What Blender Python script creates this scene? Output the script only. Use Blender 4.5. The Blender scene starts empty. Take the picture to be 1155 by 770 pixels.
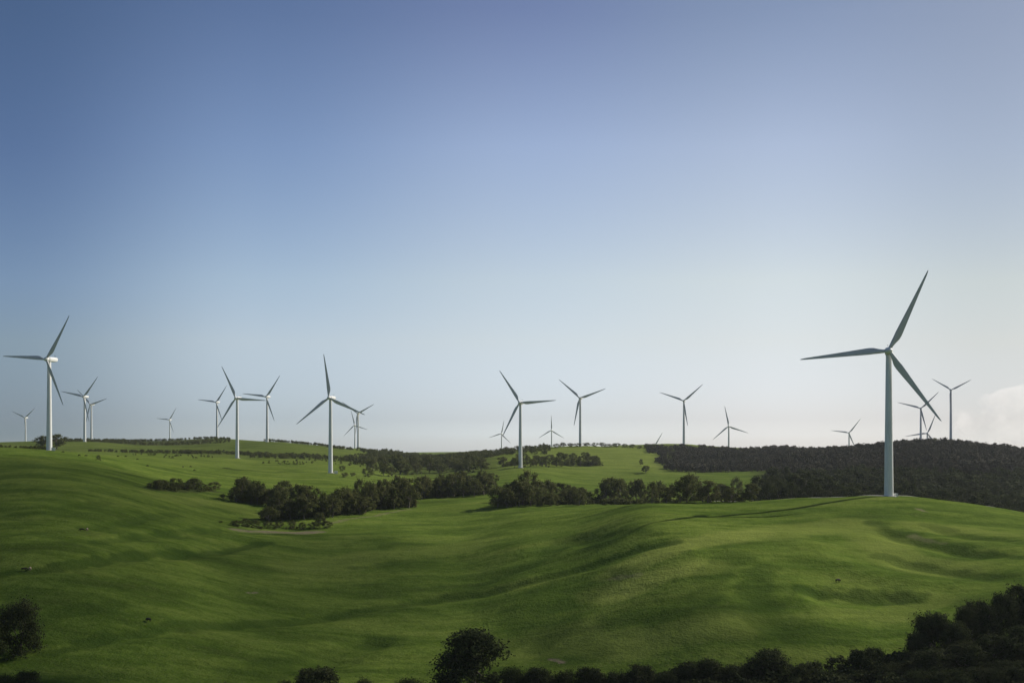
import bpy, bmesh, math, random
import numpy as np
from mathutils import Vector, Matrix

random.seed(11)
RNG = np.random.default_rng(11)
SC = bpy.context.scene
COL = SC.collection
F = 1300.0            # focal length in photo pixels (photo is 1155 x 770)
CX, HY = 577.5, 511.0  # principal column, horizon row
R = math.radians
SUN_AZ, SUN_EL = R(60), R(33.3)

# ------------------------------------------------------------------ helpers
def rot2(s):
    return s * s * (3 - 2 * s)

def smooth(a, b, x):
    return rot2(np.clip((x - a) / (b - a), 0, 1))

def hash2(ix, iy, seed):
    h = (ix.astype(np.int64) * 374761393 + iy.astype(np.int64) * 668265263 + seed * 974634777) & 0xFFFFFFFF
    h = ((h ^ (h >> 13)) * 1274126177) & 0xFFFFFFFF
    h = (h ^ (h >> 16)) & 0xFFFFFFFF
    return h / 4294967295.0

def vnoise(x, y, seed=0):
    ix, iy = np.floor(x), np.floor(y)
    fx, fy = x - ix, y - iy
    ix = ix.astype(np.int64); iy = iy.astype(np.int64)
    u = fx * fx * fx * (fx * (fx * 6 - 15) + 10); v = fy * fy * fy * (fy * (fy * 6 - 15) + 10)
    a, b = hash2(ix, iy, seed), hash2(ix + 1, iy, seed)
    c, d = hash2(ix, iy + 1, seed), hash2(ix + 1, iy + 1, seed)
    return (a * (1 - u) + b * u) * (1 - v) + (c * (1 - u) + d * u) * v * 1.0 - 0.5

def fbm(x, y, seed=0, octs=4, gain=0.5):
    s = np.zeros_like(x, dtype=float); a = 1.0
    for k in range(octs):
        ca, sa = math.cos(0.6 * k + seed), math.sin(0.6 * k + seed)
        s += a * vnoise(ca * x - sa * y, sa * x + ca * y, seed + k * 17)
        x = x * 2.03; y = y * 2.03; a *= gain
    return s

def mesh_np(name, verts, faces):
    """verts (n,3), faces (m,k) all with k corners"""
    verts = np.asarray(verts, dtype=np.float32); faces = np.asarray(faces, dtype=np.int32)
    me = bpy.data.meshes.new(name)
    m, k = faces.shape
    me.vertices.add(len(verts)); me.vertices.foreach_set('co', verts.ravel())
    me.loops.add(m * k); me.loops.foreach_set('vertex_index', faces.ravel())
    me.polygons.add(m)
    me.polygons.foreach_set('loop_start', np.arange(0, m * k, k, dtype=np.int32))
    me.update(calc_edges=True)
    return me

def put(name, me, mat=None, parent=None, loc=None):
    o = bpy.data.objects.new(name, me)
    COL.objects.link(o)
    if mat is not None and me is not None and not me.materials:
        me.materials.append(mat)
    if parent is not None:
        o.parent = parent
    if loc is not None:
        o.location = loc
    return o

def empty(name, loc, rz=0.0):
    o = bpy.data.objects.new(name, None)
    o.empty_display_size = 1.0
    COL.objects.link(o)
    o.location = loc
    o.rotation_euler = (0, 0, rz)
    return o

def tag(o, label=None, cat=None, group=None, kind=None):
    if label: o['label'] = label
    if cat: o['category'] = cat
    if group: o['group'] = group
    if kind: o['kind'] = kind
    return o

# ------------------------------------------------------------------ terrain
# Surveyed heights: for a bearing, (distance, row at which that ground is seen)
SURVEY = {
 -120: [(280,775),(350,690),(420,640),(520,590),(640,552),(760,525),(900,508),(1200,513),(1800,504),(2600,503),(5000,511)],
   50: [(280,765),(300,738),(350,672),(400,630),(500,575),(600,543),(700,524),(800,512),(880,507.4),(1050,511),(1400,509),(1773,499),(2240,497.5),(3000,503),(5000,511)],
  180: [(285,772),(310,738),(350,692),(420,642),(500,603),(600,570),(680,553),(800,536),(950,523),(1150,517),(1330,513),(1450,511),(1650,506.5),(1900,502),(2250,497.5),(2800,501),(5000,511)],
  300: [(295,775),(330,737),(390,690),(470,645),(560,607),(620,592),(680,578),(800,555),(950,538),(1150,526),(1330,519),(1450,515),(1600,507),(1800,499),(2300,501.5),(3000,506),(5000,511)],
  370: [(300,772),(340,735),(400,692),(480,648),(560,612),(620,592),(680,576),(760,562),(900,546),(1075,532),(1250,523),(1450,517),(1700,508),(1900,503.5),(2300,508),(3200,510),(5000,511)],
  460: [(300,775),(340,739),(400,694),(450,661),(510,630),(580,603),(660,583),(740,571),(800,562),(900,552),(1050,545),(1250,535),(1500,524),(1800,518),(2300,514),(3200,512),(4500,510),(7000,511)],
  530: [(300,775),(340,738),(400,694),(480,645),(580,603),(660,581),(720,571),(800,561),(900,553),(1100,542),(1300,529),(1500,519),(1700,516),(2200,516),(4000,511.5),(7000,511.5)],
  587: [(298,775),(335,738),(390,683),(440,651),(500,618),(560,596),(640,577.5),(720,569),(800,562),(950,548),(1100,535),(1232,526.8),(1400,518),(1600,509),(1750,507),(2200,514),(4000,512)],
  654: [(295,775),(333,728),(387,671),(445,632),(500,606),(560,586),(640,574),(700,568.5),(780,566),(900,558),(1100,543),(1300,526),(1500,513),(1666,503.5),(1800,503.5),(2300,511),(4000,512)],
  720: [(292,775),(333,714),(388,653),(457,598),(511,577.5),(590,569.5),(660,567),(760,569),(900,558),(1050,546),(1200,535),(1400,521),(1600,509),(1800,503.5),(2300,509),(4000,512)],
  790: [(290,772),(330,701),(378,642),(425,610),(493,583),(570,570.5),(620,566),(700,571),(850,566),(1000,552),(1200,536),(1500,520),(1750,508),(1950,502.5),(2300,515),(4000,512)],
  900: [(285,775),(310,728),(350,675),(400,627),(450,598),(500,580),(550,567.5),(590,563),(680,575),(800,566),(1000,547),(1200,532),(1500,516),(1800,508),(2000,507),(2665,518),(4000,512)],
 1000: [(280,771),(300,742),(350,680),(400,633),(450,598),(500,573),(550,560),(575,560),(650,575),(800,575),(950,550),(1150,525),(1350,510),(1500,507),(1800,513),(2300,516),(4000,512)],
 1080: [(275,770),(300,732),(350,676),(400,634),(450,602),(500,580),(545,566),(580,567),(650,582),(800,580),(950,550),(1150,524),(1350,507),(1450,505),(1750,509),(2300,512),(4000,512)],
 1155: [(270,770),(300,722),(350,665),(400,627),(450,603),(500,587),(540,578),(570,579),(650,595),(800,585),(950,556),(1150,530),(1350,516),(1500,515),(1750,517),(2300,514),(4000,512)],
 1300: [(270,775),(300,722),(350,672),(400,641),(450,620),(500,608),(540,602),(570,604),(650,615),(800,595),(950,570),(1150,540),(1350,528),(1500,524),(2300,514),(4000,512)],
}

HUB, ROT = 69.0, 41.0
# px, distance, hub row, a blade tip seen at (dx,dy) from the hub, hub height, rotor scale, label
TURB = [
 (1002.5, 550, 396.0, (41, -87), 69, 1.0, 'nearest and largest white wind turbine, on the crest of the bright green grassy knoll'),
 (55.5, 880, 405.3, (26.7, -50.6), 69, 0.96, 'large white wind turbine on the left hilltop beside a dark bush and kiosk'),
 (372.8, 1075, 448.6, (-5, -48), 69, 1.0, 'white wind turbine left of centre, one blade nearly upright, small kiosk at its foot'),
 (267.5, 1330, 449.0, (32.7, 3), 69, 1.0, 'white wind turbine before the hedge strip, one blade reaching right toward its neighbour'),
 (587, 1232, 454.0, (40.5, -2), 69, 1.0, 'white wind turbine behind the central tree belt, one blade pointing level to the right'),
 (654.5, 1666, 448.9, (30, -10.4), 69, 1.0, 'wind turbine on the green ridge right of centre with two blades raised like a V'),
 (771.4, 1860, 452.0, (20.8, -17.7), 69, 1.0, 'wind turbine atop the brown wood, whole tower showing, two blades raised'),
 (822, 2290, 480.6, (22, 7.7), 69, 1.0, 'small wind turbine left of the big level blade, one blade upright'),
 (301.3, 1790, 447.4, (15.8, -23.8), 69, 1.0, 'wind turbine on the left ridge whose blade crosses behind its nearer neighbour\'s level blade'),
 (244.7, 2150, 453.5, (-18.4, -3), 67, 0.94, 'slim pale wind turbine left of the pair whose blades overlap, behind the hill crest'),
 (95.5, 1773, 447.4, (15.6, -21.8), 69, 1.0, 'taller of the two overlapping wind turbines right of the left hilltop turbine'),
 (103, 2240, 456.0, (20, -7), 69, 1.0, 'fainter wind turbine half hidden just right of its taller twin on the left'),
 (191.5, 3300, 473.3, (-13.5, -1.7), 69, 1.0, 'tiny pale wind turbine standing alone between two pairs above the left far hill'),
 (28.8, 2960, 471.0, (12.7, -12.5), 69, 1.0, 'small pale wind turbine at the far left edge of the picture'),
 (404, 2300, 466.0, (19.4, -10.4), 69, 1.0, 'grey wind turbine behind the raised wood, touching the right blade of a nearer one'),
 (400.3, 3100, 479.4, (15.8, 5.3), 69, 1.0, 'faint small wind turbine directly behind the grey one, its rotor at half its height'),
 (565.7, 3440, 489.0, (3.5, -16), 69, 1.0, 'tiny faint wind turbine low on the skyline left of the central turbine'),
 (622.2, 3100, 485.2, (0, -17.7), 69, 1.0, 'tiny wind turbine with an upright blade between the two central turbines'),
 (738.5, 3100, 502.5, (9, -15), 69, 1.0, 'wind turbine sunk behind the ridge, only blade tips showing left of the brown wood'),
 (957.7, 2665, 488.0, (11.7, -15), 69, 1.0, 'small wind turbine sunk behind the wooded hill left of the big tower'),
 (1038.6, 2050, 460.5, (19, -18.5), 69, 1.0, 'wind turbine behind the tip of the big turbine\'s lower right blade'),
 (1072.5, 1780, 439.7, (21, -11), 79, 0.80, 'rightmost wind turbine with a tall bare tower on the dark wooded hill'),
 (1046, 2250, 488.5, (-24, 3.5), 69, 1.0, 'wind turbine sunk behind the wooded right hill, only its rotor showing'),
]

def world_of(px, D, py):
    return ((px - CX) / F * D, D, (HY - py) / F * D)

ctrl = []
for px, lst in SURVEY.items():
    for D, py in lst:
        ctrl.append(world_of(px, D, py))
    ctrl.append(world_of(px, 12000, 511.6))
    ctrl.append(world_of(px, 26000, 511.5))
for (px, D, hy, tip, hub, rs, lab) in TURB:
    if D in (550, 880, 1666):
        continue
    x, y, z = world_of(px, D, hy)
    ctrl.append((x, y, z - hub))
ctrl = np.array(ctrl)
def to_uv(x, y):
    az = np.clip(np.arctan2(x, y), R(-33), R(33))
    r = np.maximum(np.hypot(x, y), 200.0)
    return az * 4.5, np.log(r) * 2.2, r
cu, cv, cr = to_uv(ctrl[:, 0], ctrl[:, 1])
cs = ctrl[:, 2] / cr
n = len(cu)
def tps(d2):
    return 0.5 * d2 * np.log(np.maximum(d2, 1e-12))
A = np.zeros((n + 3, n + 3))
A[:n, :n] = tps((cu[:, None] - cu[None]) ** 2 + (cv[:, None] - cv[None]) ** 2) + np.eye(n) * 2e-3
A[:n, n] = 1; A[:n, n + 1] = cu; A[:n, n + 2] = cv
A[n:, :n] = A[:n, n:].T
W = np.linalg.solve(A, np.concatenate([cs, np.zeros(3)]))

def base_h(x, y):
    x = np.asarray(x, float); y = np.asarray(y, float)
    shp = x.shape; x = x.ravel(); y = y.ravel()
    u, v, r = to_uv(x, y)
    out = np.empty_like(u)
    for i in range(0, len(u), 20000):
        s = slice(i, i + 20000)
        d2 = (u[s, None] - cu[None]) ** 2 + (v[s, None] - cv[None]) ** 2
        out[s] = tps(d2) @ W[:n] + W[n] + W[n + 1] * u[s] + W[n + 2] * v[s]
    z = np.clip(out, -0.26, 0.05) * r
    rr = np.hypot(x, y)
    az = np.abs(np.arctan2(x, y))
    gen = -40 + 34 * fbm(x / 900, y / 900, 5, 3)
    side = smooth(R(33), R(60), az) * (1 - smooth(3000, 6000, rr))
    z = z * (1 - side) + gen * side
    near = 1 - smooth(160, 270, rr)
    z = z * (1 - near) + (-58 + 6 * fbm(x / 90, y / 90, 9, 2)) * near
    return z.reshape(shp)

def hit_with(fn, px, py, d0=255.0, d1=6000.0):
    D = np.geomspace(d0, d1, 900)
    x = (px - CX) / F * D; zr = (HY - py) / F * D
    g = fn(x, D) - zr
    k = np.argmax(g > 0) if np.any(g > 0) else len(D) - 1
    if k > 0:
        t = g[k - 1] / (g[k - 1] - g[k]) if g[k] != g[k - 1] else 0
        d = D[k - 1] + t * (D[k] - D[k - 1])
    else:
        d = D[0]
    return (px - CX) / F * d, d

# gullies and hollows, each a polyline laid on the ground: (pixels), depth m, half width m
GULLY = [
 ([(60,735),(125,721),(250,706),(400,690),(500,676),(590,658),(680,634),(760,612)], 1.4, 5.5),
 ([(520,668),(570,650),(610,630),(640,612),(690,604),(740,601)], 1.2, 8),
 ([(640,742),(610,728),(600,706),(640,676),(690,650)], 1.5, 14),
 ([(110,612),(180,602),(250,598),(320,602)], 1.4, 5),
 ([(0,648),(80,640),(180,625),(300,612)], 1.9, 6),
 ([(340,760),(390,735),(440,720)], 2.0, 8),
 ([(985,590),(1010,602),(1040,612),(1085,622),(1150,628)], 2.0, 7),
 ([(1050,592),(1100,606),(1155,612)], 1.2, 6),
 ([(900,664),(945,672),(985,675),(1030,672)], 2.0, 7),
 ([(860,640),(845,662),(870,700),(900,715)], 1.5, 9),
 ([(1000,628),(1060,642),(1155,655)], 1.5, 7),
 ([(830,625),(800,650),(790,690)], 1.3, 10),
 ([(880,598),(930,630),(990,652),(1070,664)], -1.3, 10),
 ([(690,650),(740,632),(800,620)], -1.0, 9),
 ([(0,585),(60,578),(120,566)], 1.2, 7),
 ([(0,606),(90,600),(200,580)], 1.0, 6),
 ([(400,640),(470,632),(540,628)], 0.9, 8),
]
_g = []
for pts, dep, hw in GULLY:
    w = [hit_with(base_h, *p) for p in pts]
    _g.append((np.array(w), dep, hw))

def seg_dist(x, y, P):
    best = np.full(x.shape, 1e9); tt = np.zeros(x.shape)
    m = len(P) - 1
    for i in range(m):
        a, b = P[i], P[i + 1]
        d = b - a; L = d @ d
        t = np.clip(((x - a[0]) * d[0] + (y - a[1]) * d[1]) / L, 0, 1)
        q = np.hypot(x - a[0] - t * d[0], y - a[1] - t * d[1])
        k = q < best
        best = np.where(k, q, best); tt = np.where(k, (i + t) / m, tt)
    return best, tt

def height(x, y):
    x = np.asarray(x, float); y = np.asarray(y, float)
    z = base_h(x, y)
    rr = np.hypot(x, y)
    w = 1 - smooth(1500, 2600, rr)
    # soft folds in the pasture, long terracettes and tussocky ground
    z = z + w * (1.7 * fbm(x / 120, y / 85, 21, 2) + 0.95 * fbm(x / 40, y / 24, 31, 2) + 0.45 * fbm(x / 24, y / 9, 37, 2) + 0.16 * fbm(x / 9, y / 7, 41, 2))
    for P, dep, hw in _g:
        lo = P.min(0) - 4 * hw; hi = P.max(0) + 4 * hw
        k = (x > lo[0]) & (x < hi[0]) & (y > lo[1]) & (y < hi[1])
        if not np.any(k):
            continue
        xs, ys = np.atleast_1d(x)[np.atleast_1d(k)], np.atleast_1d(y)[np.atleast_1d(k)]
        q, t = seg_dist(xs, ys, P)
        q = q + 2.5 * vnoise(xs / 17, ys / 17, 77)
        cut = dep * np.exp(-(q / hw) ** 2) * np.clip(np.minimum(t, 1 - t) * 6, 0, 1)
        if z.ndim == 0:
            z = z - cut[0]
        else:
            z[k] -= cut
    return z

def hz(x, y):
    return float(height(np.array([x]), np.array([y]))[0])

def hit(px, py, d0=255.0):
    x, y = hit_with(height, px, py, d0)
    return x, y, hz(x, y)

def at(px, D):
    x = (px - CX) / F * D
    return x, D, hz(x, D)

# polar grid, fine where the pasture is, out to 14 km all round
rows = np.concatenate([[8, 30, 70, 120, 170, 210], np.geomspace(235, 1900, 620), np.geomspace(1910, 3600, 120)[1:],
                       np.geomspace(3650, 14000, 50)])
azf = np.arange(-30, 30.001, 0.075)
az = np.radians(np.concatenate([azf, np.arange(31, 329.5, 1.5)]))
NR, NA = len(rows), len(az)
RR, AA = np.meshgrid(rows, az, indexing='ij')
gx = RR * np.sin(AA); gy = RR * np.cos(AA)
gz = height(gx, gy)
verts = np.stack([gx, gy, gz], -1).reshape(-1, 3)
i, j = np.meshgrid(np.arange(NR - 1), np.arange(NA), indexing='ij')
j2 = (j + 1) % NA
faces = np.stack([i * NA + j, i * NA + j2, (i + 1) * NA + j2, (i + 1) * NA + j], -1).reshape(-1, 4)
faces = faces[:, ::-1]
me = mesh_np('terrain', verts, faces)
bm_ = None
me.polygons.foreach_set('use_smooth', np.ones(len(faces), dtype=bool))
# ground cover: r = dry/yellow grass, g = bare earth, b = scrub floor under woods
def cover(x, y):
    D = y
    px = np.where(y > 1, CX + F * x / np.maximum(y, 1), -5000.0)
    dry = 0.55 * smooth(950, 1500, D) * smooth(480, 620, px) * (1 - smooth(760, 860, px))
    dry = dry + 0.25 * smooth(700, 1300, D) * (1 - smooth(480, 620, px))
    bare = np.zeros_like(x)
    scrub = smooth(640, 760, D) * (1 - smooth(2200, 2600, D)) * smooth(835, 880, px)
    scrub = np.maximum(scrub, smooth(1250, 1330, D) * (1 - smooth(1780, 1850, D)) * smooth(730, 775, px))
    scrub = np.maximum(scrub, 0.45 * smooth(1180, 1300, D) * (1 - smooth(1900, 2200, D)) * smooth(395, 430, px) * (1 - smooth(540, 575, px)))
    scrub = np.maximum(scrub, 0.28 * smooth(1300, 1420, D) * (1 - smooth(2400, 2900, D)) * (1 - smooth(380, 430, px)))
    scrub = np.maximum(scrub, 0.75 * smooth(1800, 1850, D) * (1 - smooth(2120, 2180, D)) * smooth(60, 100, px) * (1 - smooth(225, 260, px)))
    return dry, bare, scrub
dry, bare, scrub = cover(verts[:, 0], verts[:, 1])
def add_patch(arr, pts, hw, amt, seed):
    P = np.array([hit_with(height, *p) for p in pts])
    lo = P.min(0) - 3 * hw; hi = P.max(0) + 3 * hw
    k = (verts[:, 0] > lo[0]) & (verts[:, 0] < hi[0]) & (verts[:, 1] > lo[1]) & (verts[:, 1] < hi[1])
    q, t = seg_dist(verts[k, 0], verts[k, 1], P)
    q = q + hw * 0.9 * fbm(verts[k, 0] / (hw * 1.5), verts[k, 1] / (hw * 1.5), seed, 3)
    arr[k] = np.maximum(arr[k], amt * (1 - smooth(hw * 0.5, hw * 1.1, q)))
add_patch(bare, [(276,598.5),(300,599.5),(335,601),(356,600)], 6.5, 1.0, 3)
add_patch(bare, [(370,590),(420,582),(462,574)], 2.2, 0.55, 4)
add_patch(bare, [(1036,574),(1046,577)], 1.6, 0.8, 5)
add_patch(bare, [(622,743),(634,746)], 1.5, 1.0, 6)
add_patch(bare, [(280,668),(290,668)], 1.0, 0.9, 7)
add_patch(bare, [(1028,604),(1045,610),(1062,612)], 3.0, 0.4, 8)
add_patch(dry, [(700,640),(760,620),(850,600)], 11, 0.9, 9)
add_patch(dry, [(690,665),(740,650),(790,640)], 13, 0.8, 10)
add_patch(dry, [(880,600),(960,590),(1040,640)], 20, 0.6, 12)
add_patch(dry, [(330,640),(420,625),(520,615)], 18, 0.4, 15)
add_patch(dry, [(560,735),(640,715),(720,720),(800,705)], 14, 0.5, 16)
add_patch(dry, [(950,690),(1000,690),(1050,680)], 12, 0.45, 17)
add_patch(dry, [(180,560),(240,566),(300,580)], 14, 0.4, 18)
add_patch(dry, [(1020,590),(1100,598),(1155,604)], 9, 0.5, 19)
add_patch(bare, [(690,652),(720,648)], 2.2, 0.35, 20)
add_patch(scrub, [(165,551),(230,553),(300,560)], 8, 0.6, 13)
lush_shade = np.zeros(len(verts))  # rushy growth in drainage lines, with fold shade also painted as dark green
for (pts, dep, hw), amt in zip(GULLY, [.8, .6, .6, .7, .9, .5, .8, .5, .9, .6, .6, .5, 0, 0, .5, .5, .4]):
    if amt: add_patch(lush_shade, pts, hw * 0.75, amt, 40 + len(pts))
add_patch(lush_shade, [(560,730),(620,690),(650,660)], 15, 0.6, 61)  # broad hollows: their shade painted in as darker grass
add_patch(lush_shade, [(600,640),(640,612),(700,606)], 10, 0.7, 62)
add_patch(lush_shade, [(20,700),(70,690),(130,684)], 6, 0.5, 63)
add_patch(lush_shade, [(260,770),(320,745),(370,735)], 8, 0.5, 64)
add_patch(lush_shade, [(760,700),(850,690),(920,710),(960,720)], 9, 0.45, 65)
add_patch(lush_shade, [(1010,600),(1040,612),(1075,618)], 8, 0.6, 66)
la = me.attributes.new('lush_shade', 'FLOAT', 'POINT'); la.data.foreach_set('value', lush_shade.astype(np.float32))
ca = me.color_attributes.new('cover', 'FLOAT_COLOR', 'POINT')
cc = np.ones((len(verts), 4), np.float32)
cc[:, 0] = dry; cc[:, 1] = bare; cc[:, 2] = scrub
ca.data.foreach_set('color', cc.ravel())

# ------------------------------------------------------------------ materials
class NT:
    def __init__(s, name):
        s.m = bpy.data.materials.new(name); s.m.use_nodes = True
        s.t = s.m.node_tree; s.n = s.t.nodes; s.l = s.t.links
        s.p = s.n['Principled BSDF']; s.out = s.n['Material Output']
    def add(s, typ, **kw):
        nd = s.n.new(typ)
        for k, v in kw.items():
            if isinstance(v, (int, float, str, bool)) and hasattr(nd, k):
                setattr(nd, k, v)
        return nd
    def set(s, nd, key, v):
        if hasattr(v, 'is_output'):
            s.l.new(v, nd.inputs[key])
        else:
            nd.inputs[key].default_value = v
    def noise(s, vec, scale, detail=4.0, rough=0.55):
        nd = s.add('ShaderNodeTexNoise')
        if vec is not None: s.l.new(vec, nd.inputs['Vector'])
        nd.inputs['Scale'].default_value = scale; nd.inputs['Detail'].default_value = detail
        nd.inputs['Roughness'].default_value = rough
        return nd.outputs['Fac']
    def ramp(s, fac, a, b, lo=0.0, hi=1.0):
        nd = s.add('ShaderNodeMapRange'); nd.clamp = True
        s.set(nd, 'Value', fac)
        nd.inputs['From Min'].default_value = a; nd.inputs['From Max'].default_value = b
        nd.inputs['To Min'].default_value = lo; nd.inputs['To Max'].default_value = hi
        return nd.outputs['Result']
    def mix(s, fac, a, b, mode='MIX'):
        nd = s.add('ShaderNodeMix'); nd.data_type = 'RGBA'; nd.blend_type = mode
        s.set(nd, 0, fac)
        for idx, v in ((6, a), (7, b)):
            if hasattr(v, 'is_output'): s.l.new(v, nd.inputs[idx])
            else: nd.inputs[idx].default_value = (*v, 1)
        return nd.outputs[2]
    def math(s, op, a, b):
        nd = s.add('ShaderNodeMath'); nd.operation = op
        s.set(nd, 0, a); s.set(nd, 1, b)
        return nd.outputs[0]

def mat_ground():
    k = NT('grass_ground')
    pos = k.add('ShaderNodeNewGeometry').outputs['Position']
    at_ = k.add('ShaderNodeAttribute'); at_.attribute_name = 'cover'
    sep = k.add('ShaderNodeSeparateColor'); k.l.new(at_.outputs['Color'], sep.inputs[0])
    big = k.noise(pos, 0.006, 5, 0.6)
    mp = k.add('ShaderNodeMapping'); k.l.new(pos, mp.inputs[0]); mp.inputs['Scale'].default_value = (0.35, 1.0, 1.0); mp.inputs['Rotation'].default_value = (0, 0, 0.35)
    mid = k.noise(mp.outputs[0], 0.05, 6, 0.62)
    streak = k.noise(mp.outputs[0], 0.16, 5, 0.6)
    fine = k.noise(pos, 0.35, 6, 0.65)
    c = k.mix(k.ramp(big, 0.35, 0.66), (0.066, 0.112, 0.016), (0.102, 0.152, 0.024))
    c = k.mix(k.ramp(mid, 0.44, 0.70, 0, 0.75), c, (0.168, 0.205, 0.042))
    c = k.mix(k.ramp(mid, 0.32, 0.50, 0.75, 0), c, (0.046, 0.066, 0.014))
    c = k.mix(k.ramp(streak, 0.48, 0.72, 0, 0.6), c, (0.036, 0.068, 0.007))
    c = k.mix(k.ramp(fine, 0.46, 0.76, 0, 0.6), c, (0.028, 0.056, 0.006))
    spk = k.noise(pos, 0.9, 3, 0.6)
    c = k.mix(k.ramp(spk, 0.58, 0.74, 0, 0.5), c, (0.165, 0.172, 0.055))
    c = k.mix(k.math('MULTIPLY', sep.outputs[0], k.ramp(mid, 0.3, 0.65, 0.6, 1.0)), c, (0.190, 0.225, 0.050))
    lu = k.add('ShaderNodeAttribute'); lu.attribute_name = 'lush_shade'  # mask for drainage growth and painted hollow shade together
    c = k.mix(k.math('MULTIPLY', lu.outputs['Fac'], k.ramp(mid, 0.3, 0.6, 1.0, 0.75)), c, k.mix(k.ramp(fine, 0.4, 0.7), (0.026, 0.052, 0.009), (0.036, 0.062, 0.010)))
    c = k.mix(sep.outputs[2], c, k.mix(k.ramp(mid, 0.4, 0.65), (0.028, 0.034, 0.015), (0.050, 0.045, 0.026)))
    c = k.mix(k.math('MULTIPLY', sep.outputs[1], k.ramp(fine, 0.36, 0.56, 0.25, 1.0)), c, k.mix(k.ramp(fine, 0.4, 0.6), (0.27, 0.22, 0.15), (0.15, 0.125, 0.08)))
    k.l.new(c, k.p.inputs['Base Color'])
    k.p.inputs['Roughness'].default_value = 0.9
    k.p.inputs['Specular IOR Level'].default_value = 0.0
    b = k.add('ShaderNodeBump'); b.inputs['Strength'].default_value = 0.75; b.inputs['Distance'].default_value = 0.9
    hsum = k.math('ADD', k.noise(pos, 0.22, 5, 0.65), k.math('MULTIPLY', k.noise(pos, 1.1, 3, 0.6), 0.5))
    k.l.new(hsum, b.inputs['Height']); k.l.new(b.outputs[0], k.p.inputs['Normal'])
    return k.m

def mat_leaf(name, ca, cb, cc_, trans=0.18, n1s=0.35, n2s=0.055):
    k = NT(name)
    pos = k.add('ShaderNodeNewGeometry').outputs['Position']
    inf = k.add('ShaderNodeObjectInfo')
    n1 = k.noise(pos, n1s, 3, 0.6); n2 = k.noise(pos, n2s, 3, 0.6)
    c = k.mix(k.ramp(n1, 0.38, 0.66), ca, cb)
    f = k.math('ADD', k.math('MULTIPLY', inf.outputs['Random'], 0.5), k.ramp(n2, 0.4, 0.62, 0, 0.5))
    c = k.mix(f, c, k.mix(k.ramp(n1, 0.35, 0.7), cc_, ca))
    k.l.new(c, k.p.inputs['Base Color'])
    k.p.inputs['Roughness'].default_value = 0.8
    k.p.inputs['Specular IOR Level'].default_value = 0.02
    tr = k.add('ShaderNodeBsdfTranslucent'); k.l.new(c, tr.inputs['Color'])
    mx = k.add('ShaderNodeMixShader'); mx.inputs[0].default_value = trans
    k.l.new(k.p.outputs[0], mx.inputs[1]); k.l.new(tr.outputs[0], mx.inputs[2])
    k.l.new(mx.outputs[0], k.out.inputs['Surface'])
    return k.m

def mat_plain(name, c1, c2, scale, rough=0.7, spec=0.3, bump=0.0, obj=True):
    k = NT(name)
    tc = k.add('ShaderNodeTexCoord').outputs['Object'] if obj else k.add('ShaderNodeNewGeometry').outputs['Position']
    nz = k.noise(tc, scale, 5, 0.6)
    k.l.new(k.mix(k.ramp(nz, 0.35, 0.65), c1, c2), k.p.inputs['Base Color'])
    k.p.inputs['Roughness'].default_value = rough
    k.p.inputs['Specular IOR Level'].default_value = spec
    if bump:
        b = k.add('ShaderNodeBump'); b.inputs['Strength'].default_value = bump
        k.l.new(nz, b.inputs['Height']); k.l.new(b.outputs[0], k.p.inputs['Normal'])
    return k.m

M_ground = mat_ground()
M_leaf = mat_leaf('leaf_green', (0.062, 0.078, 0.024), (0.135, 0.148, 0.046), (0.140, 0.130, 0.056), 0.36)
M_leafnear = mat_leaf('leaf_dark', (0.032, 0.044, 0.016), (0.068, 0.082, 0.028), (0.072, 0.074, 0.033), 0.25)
M_wood = mat_leaf('leaf_brown_wood', (0.052, 0.053, 0.032), (0.088, 0.078, 0.054), (0.120, 0.104, 0.080), 0.08, 0.07, 0.016)
M_bark = mat_plain('bark', (0.10, 0.085, 0.07), (0.19, 0.17, 0.15), 6, 0.9, 0.1, 0.4)
def mat_white():
    k = NT('white_coated_steel')
    tc = k.add('ShaderNodeTexCoord').outputs['Object']
    mp = k.add('ShaderNodeMapping'); k.l.new(tc, mp.inputs[0]); mp.inputs['Scale'].default_value = (1, 1, 0.08)
    nz = k.noise(mp.outputs[0], 1.5, 5, 0.6)
    c = k.mix(k.ramp(nz, 0.4, 0.7), (0.74, 0.75, 0.73), (0.62, 0.63, 0.61))
    k.l.new(c, k.p.inputs['Base Color']); k.p.inputs['Roughness'].default_value = 0.45
    return k.m
M_white = mat_white()
M_blade = mat_plain('blade_gelcoat', (0.62, 0.61, 0.60), (0.54, 0.53, 0.52), 0.4, 0.5, 0.25)
M_conc = mat_plain('concrete', (0.32, 0.31, 0.29), (0.42, 0.41, 0.38), 2, 0.9, 0.2, 0.2)
M_gravel = mat_plain('gravel', (0.22, 0.215, 0.19), (0.34, 0.33, 0.30), 1.5, 0.95, 0.1, 0.4, False)
M_dark = mat_plain('dark_metal', (0.03, 0.03, 0.03), (0.06, 0.06, 0.06), 8, 0.5)
M_kiosk = mat_plain('kiosk_paint', (0.74, 0.74, 0.70), (0.62, 0.62, 0.58), 1.5, 0.6)
M_hide_dark = mat_plain('dark_hide', (0.018, 0.014, 0.012), (0.035, 0.026, 0.02), 2.5, 0.8, 0.2)
M_hide_pale = mat_plain('pale_hide', (0.40, 0.33, 0.25), (0.20, 0.14, 0.09), 2.0, 0.8, 0.2)

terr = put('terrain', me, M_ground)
tag(terr, 'rolling green pasture hills with gullies and dry patches', 'terrain', kind='structure')

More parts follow.
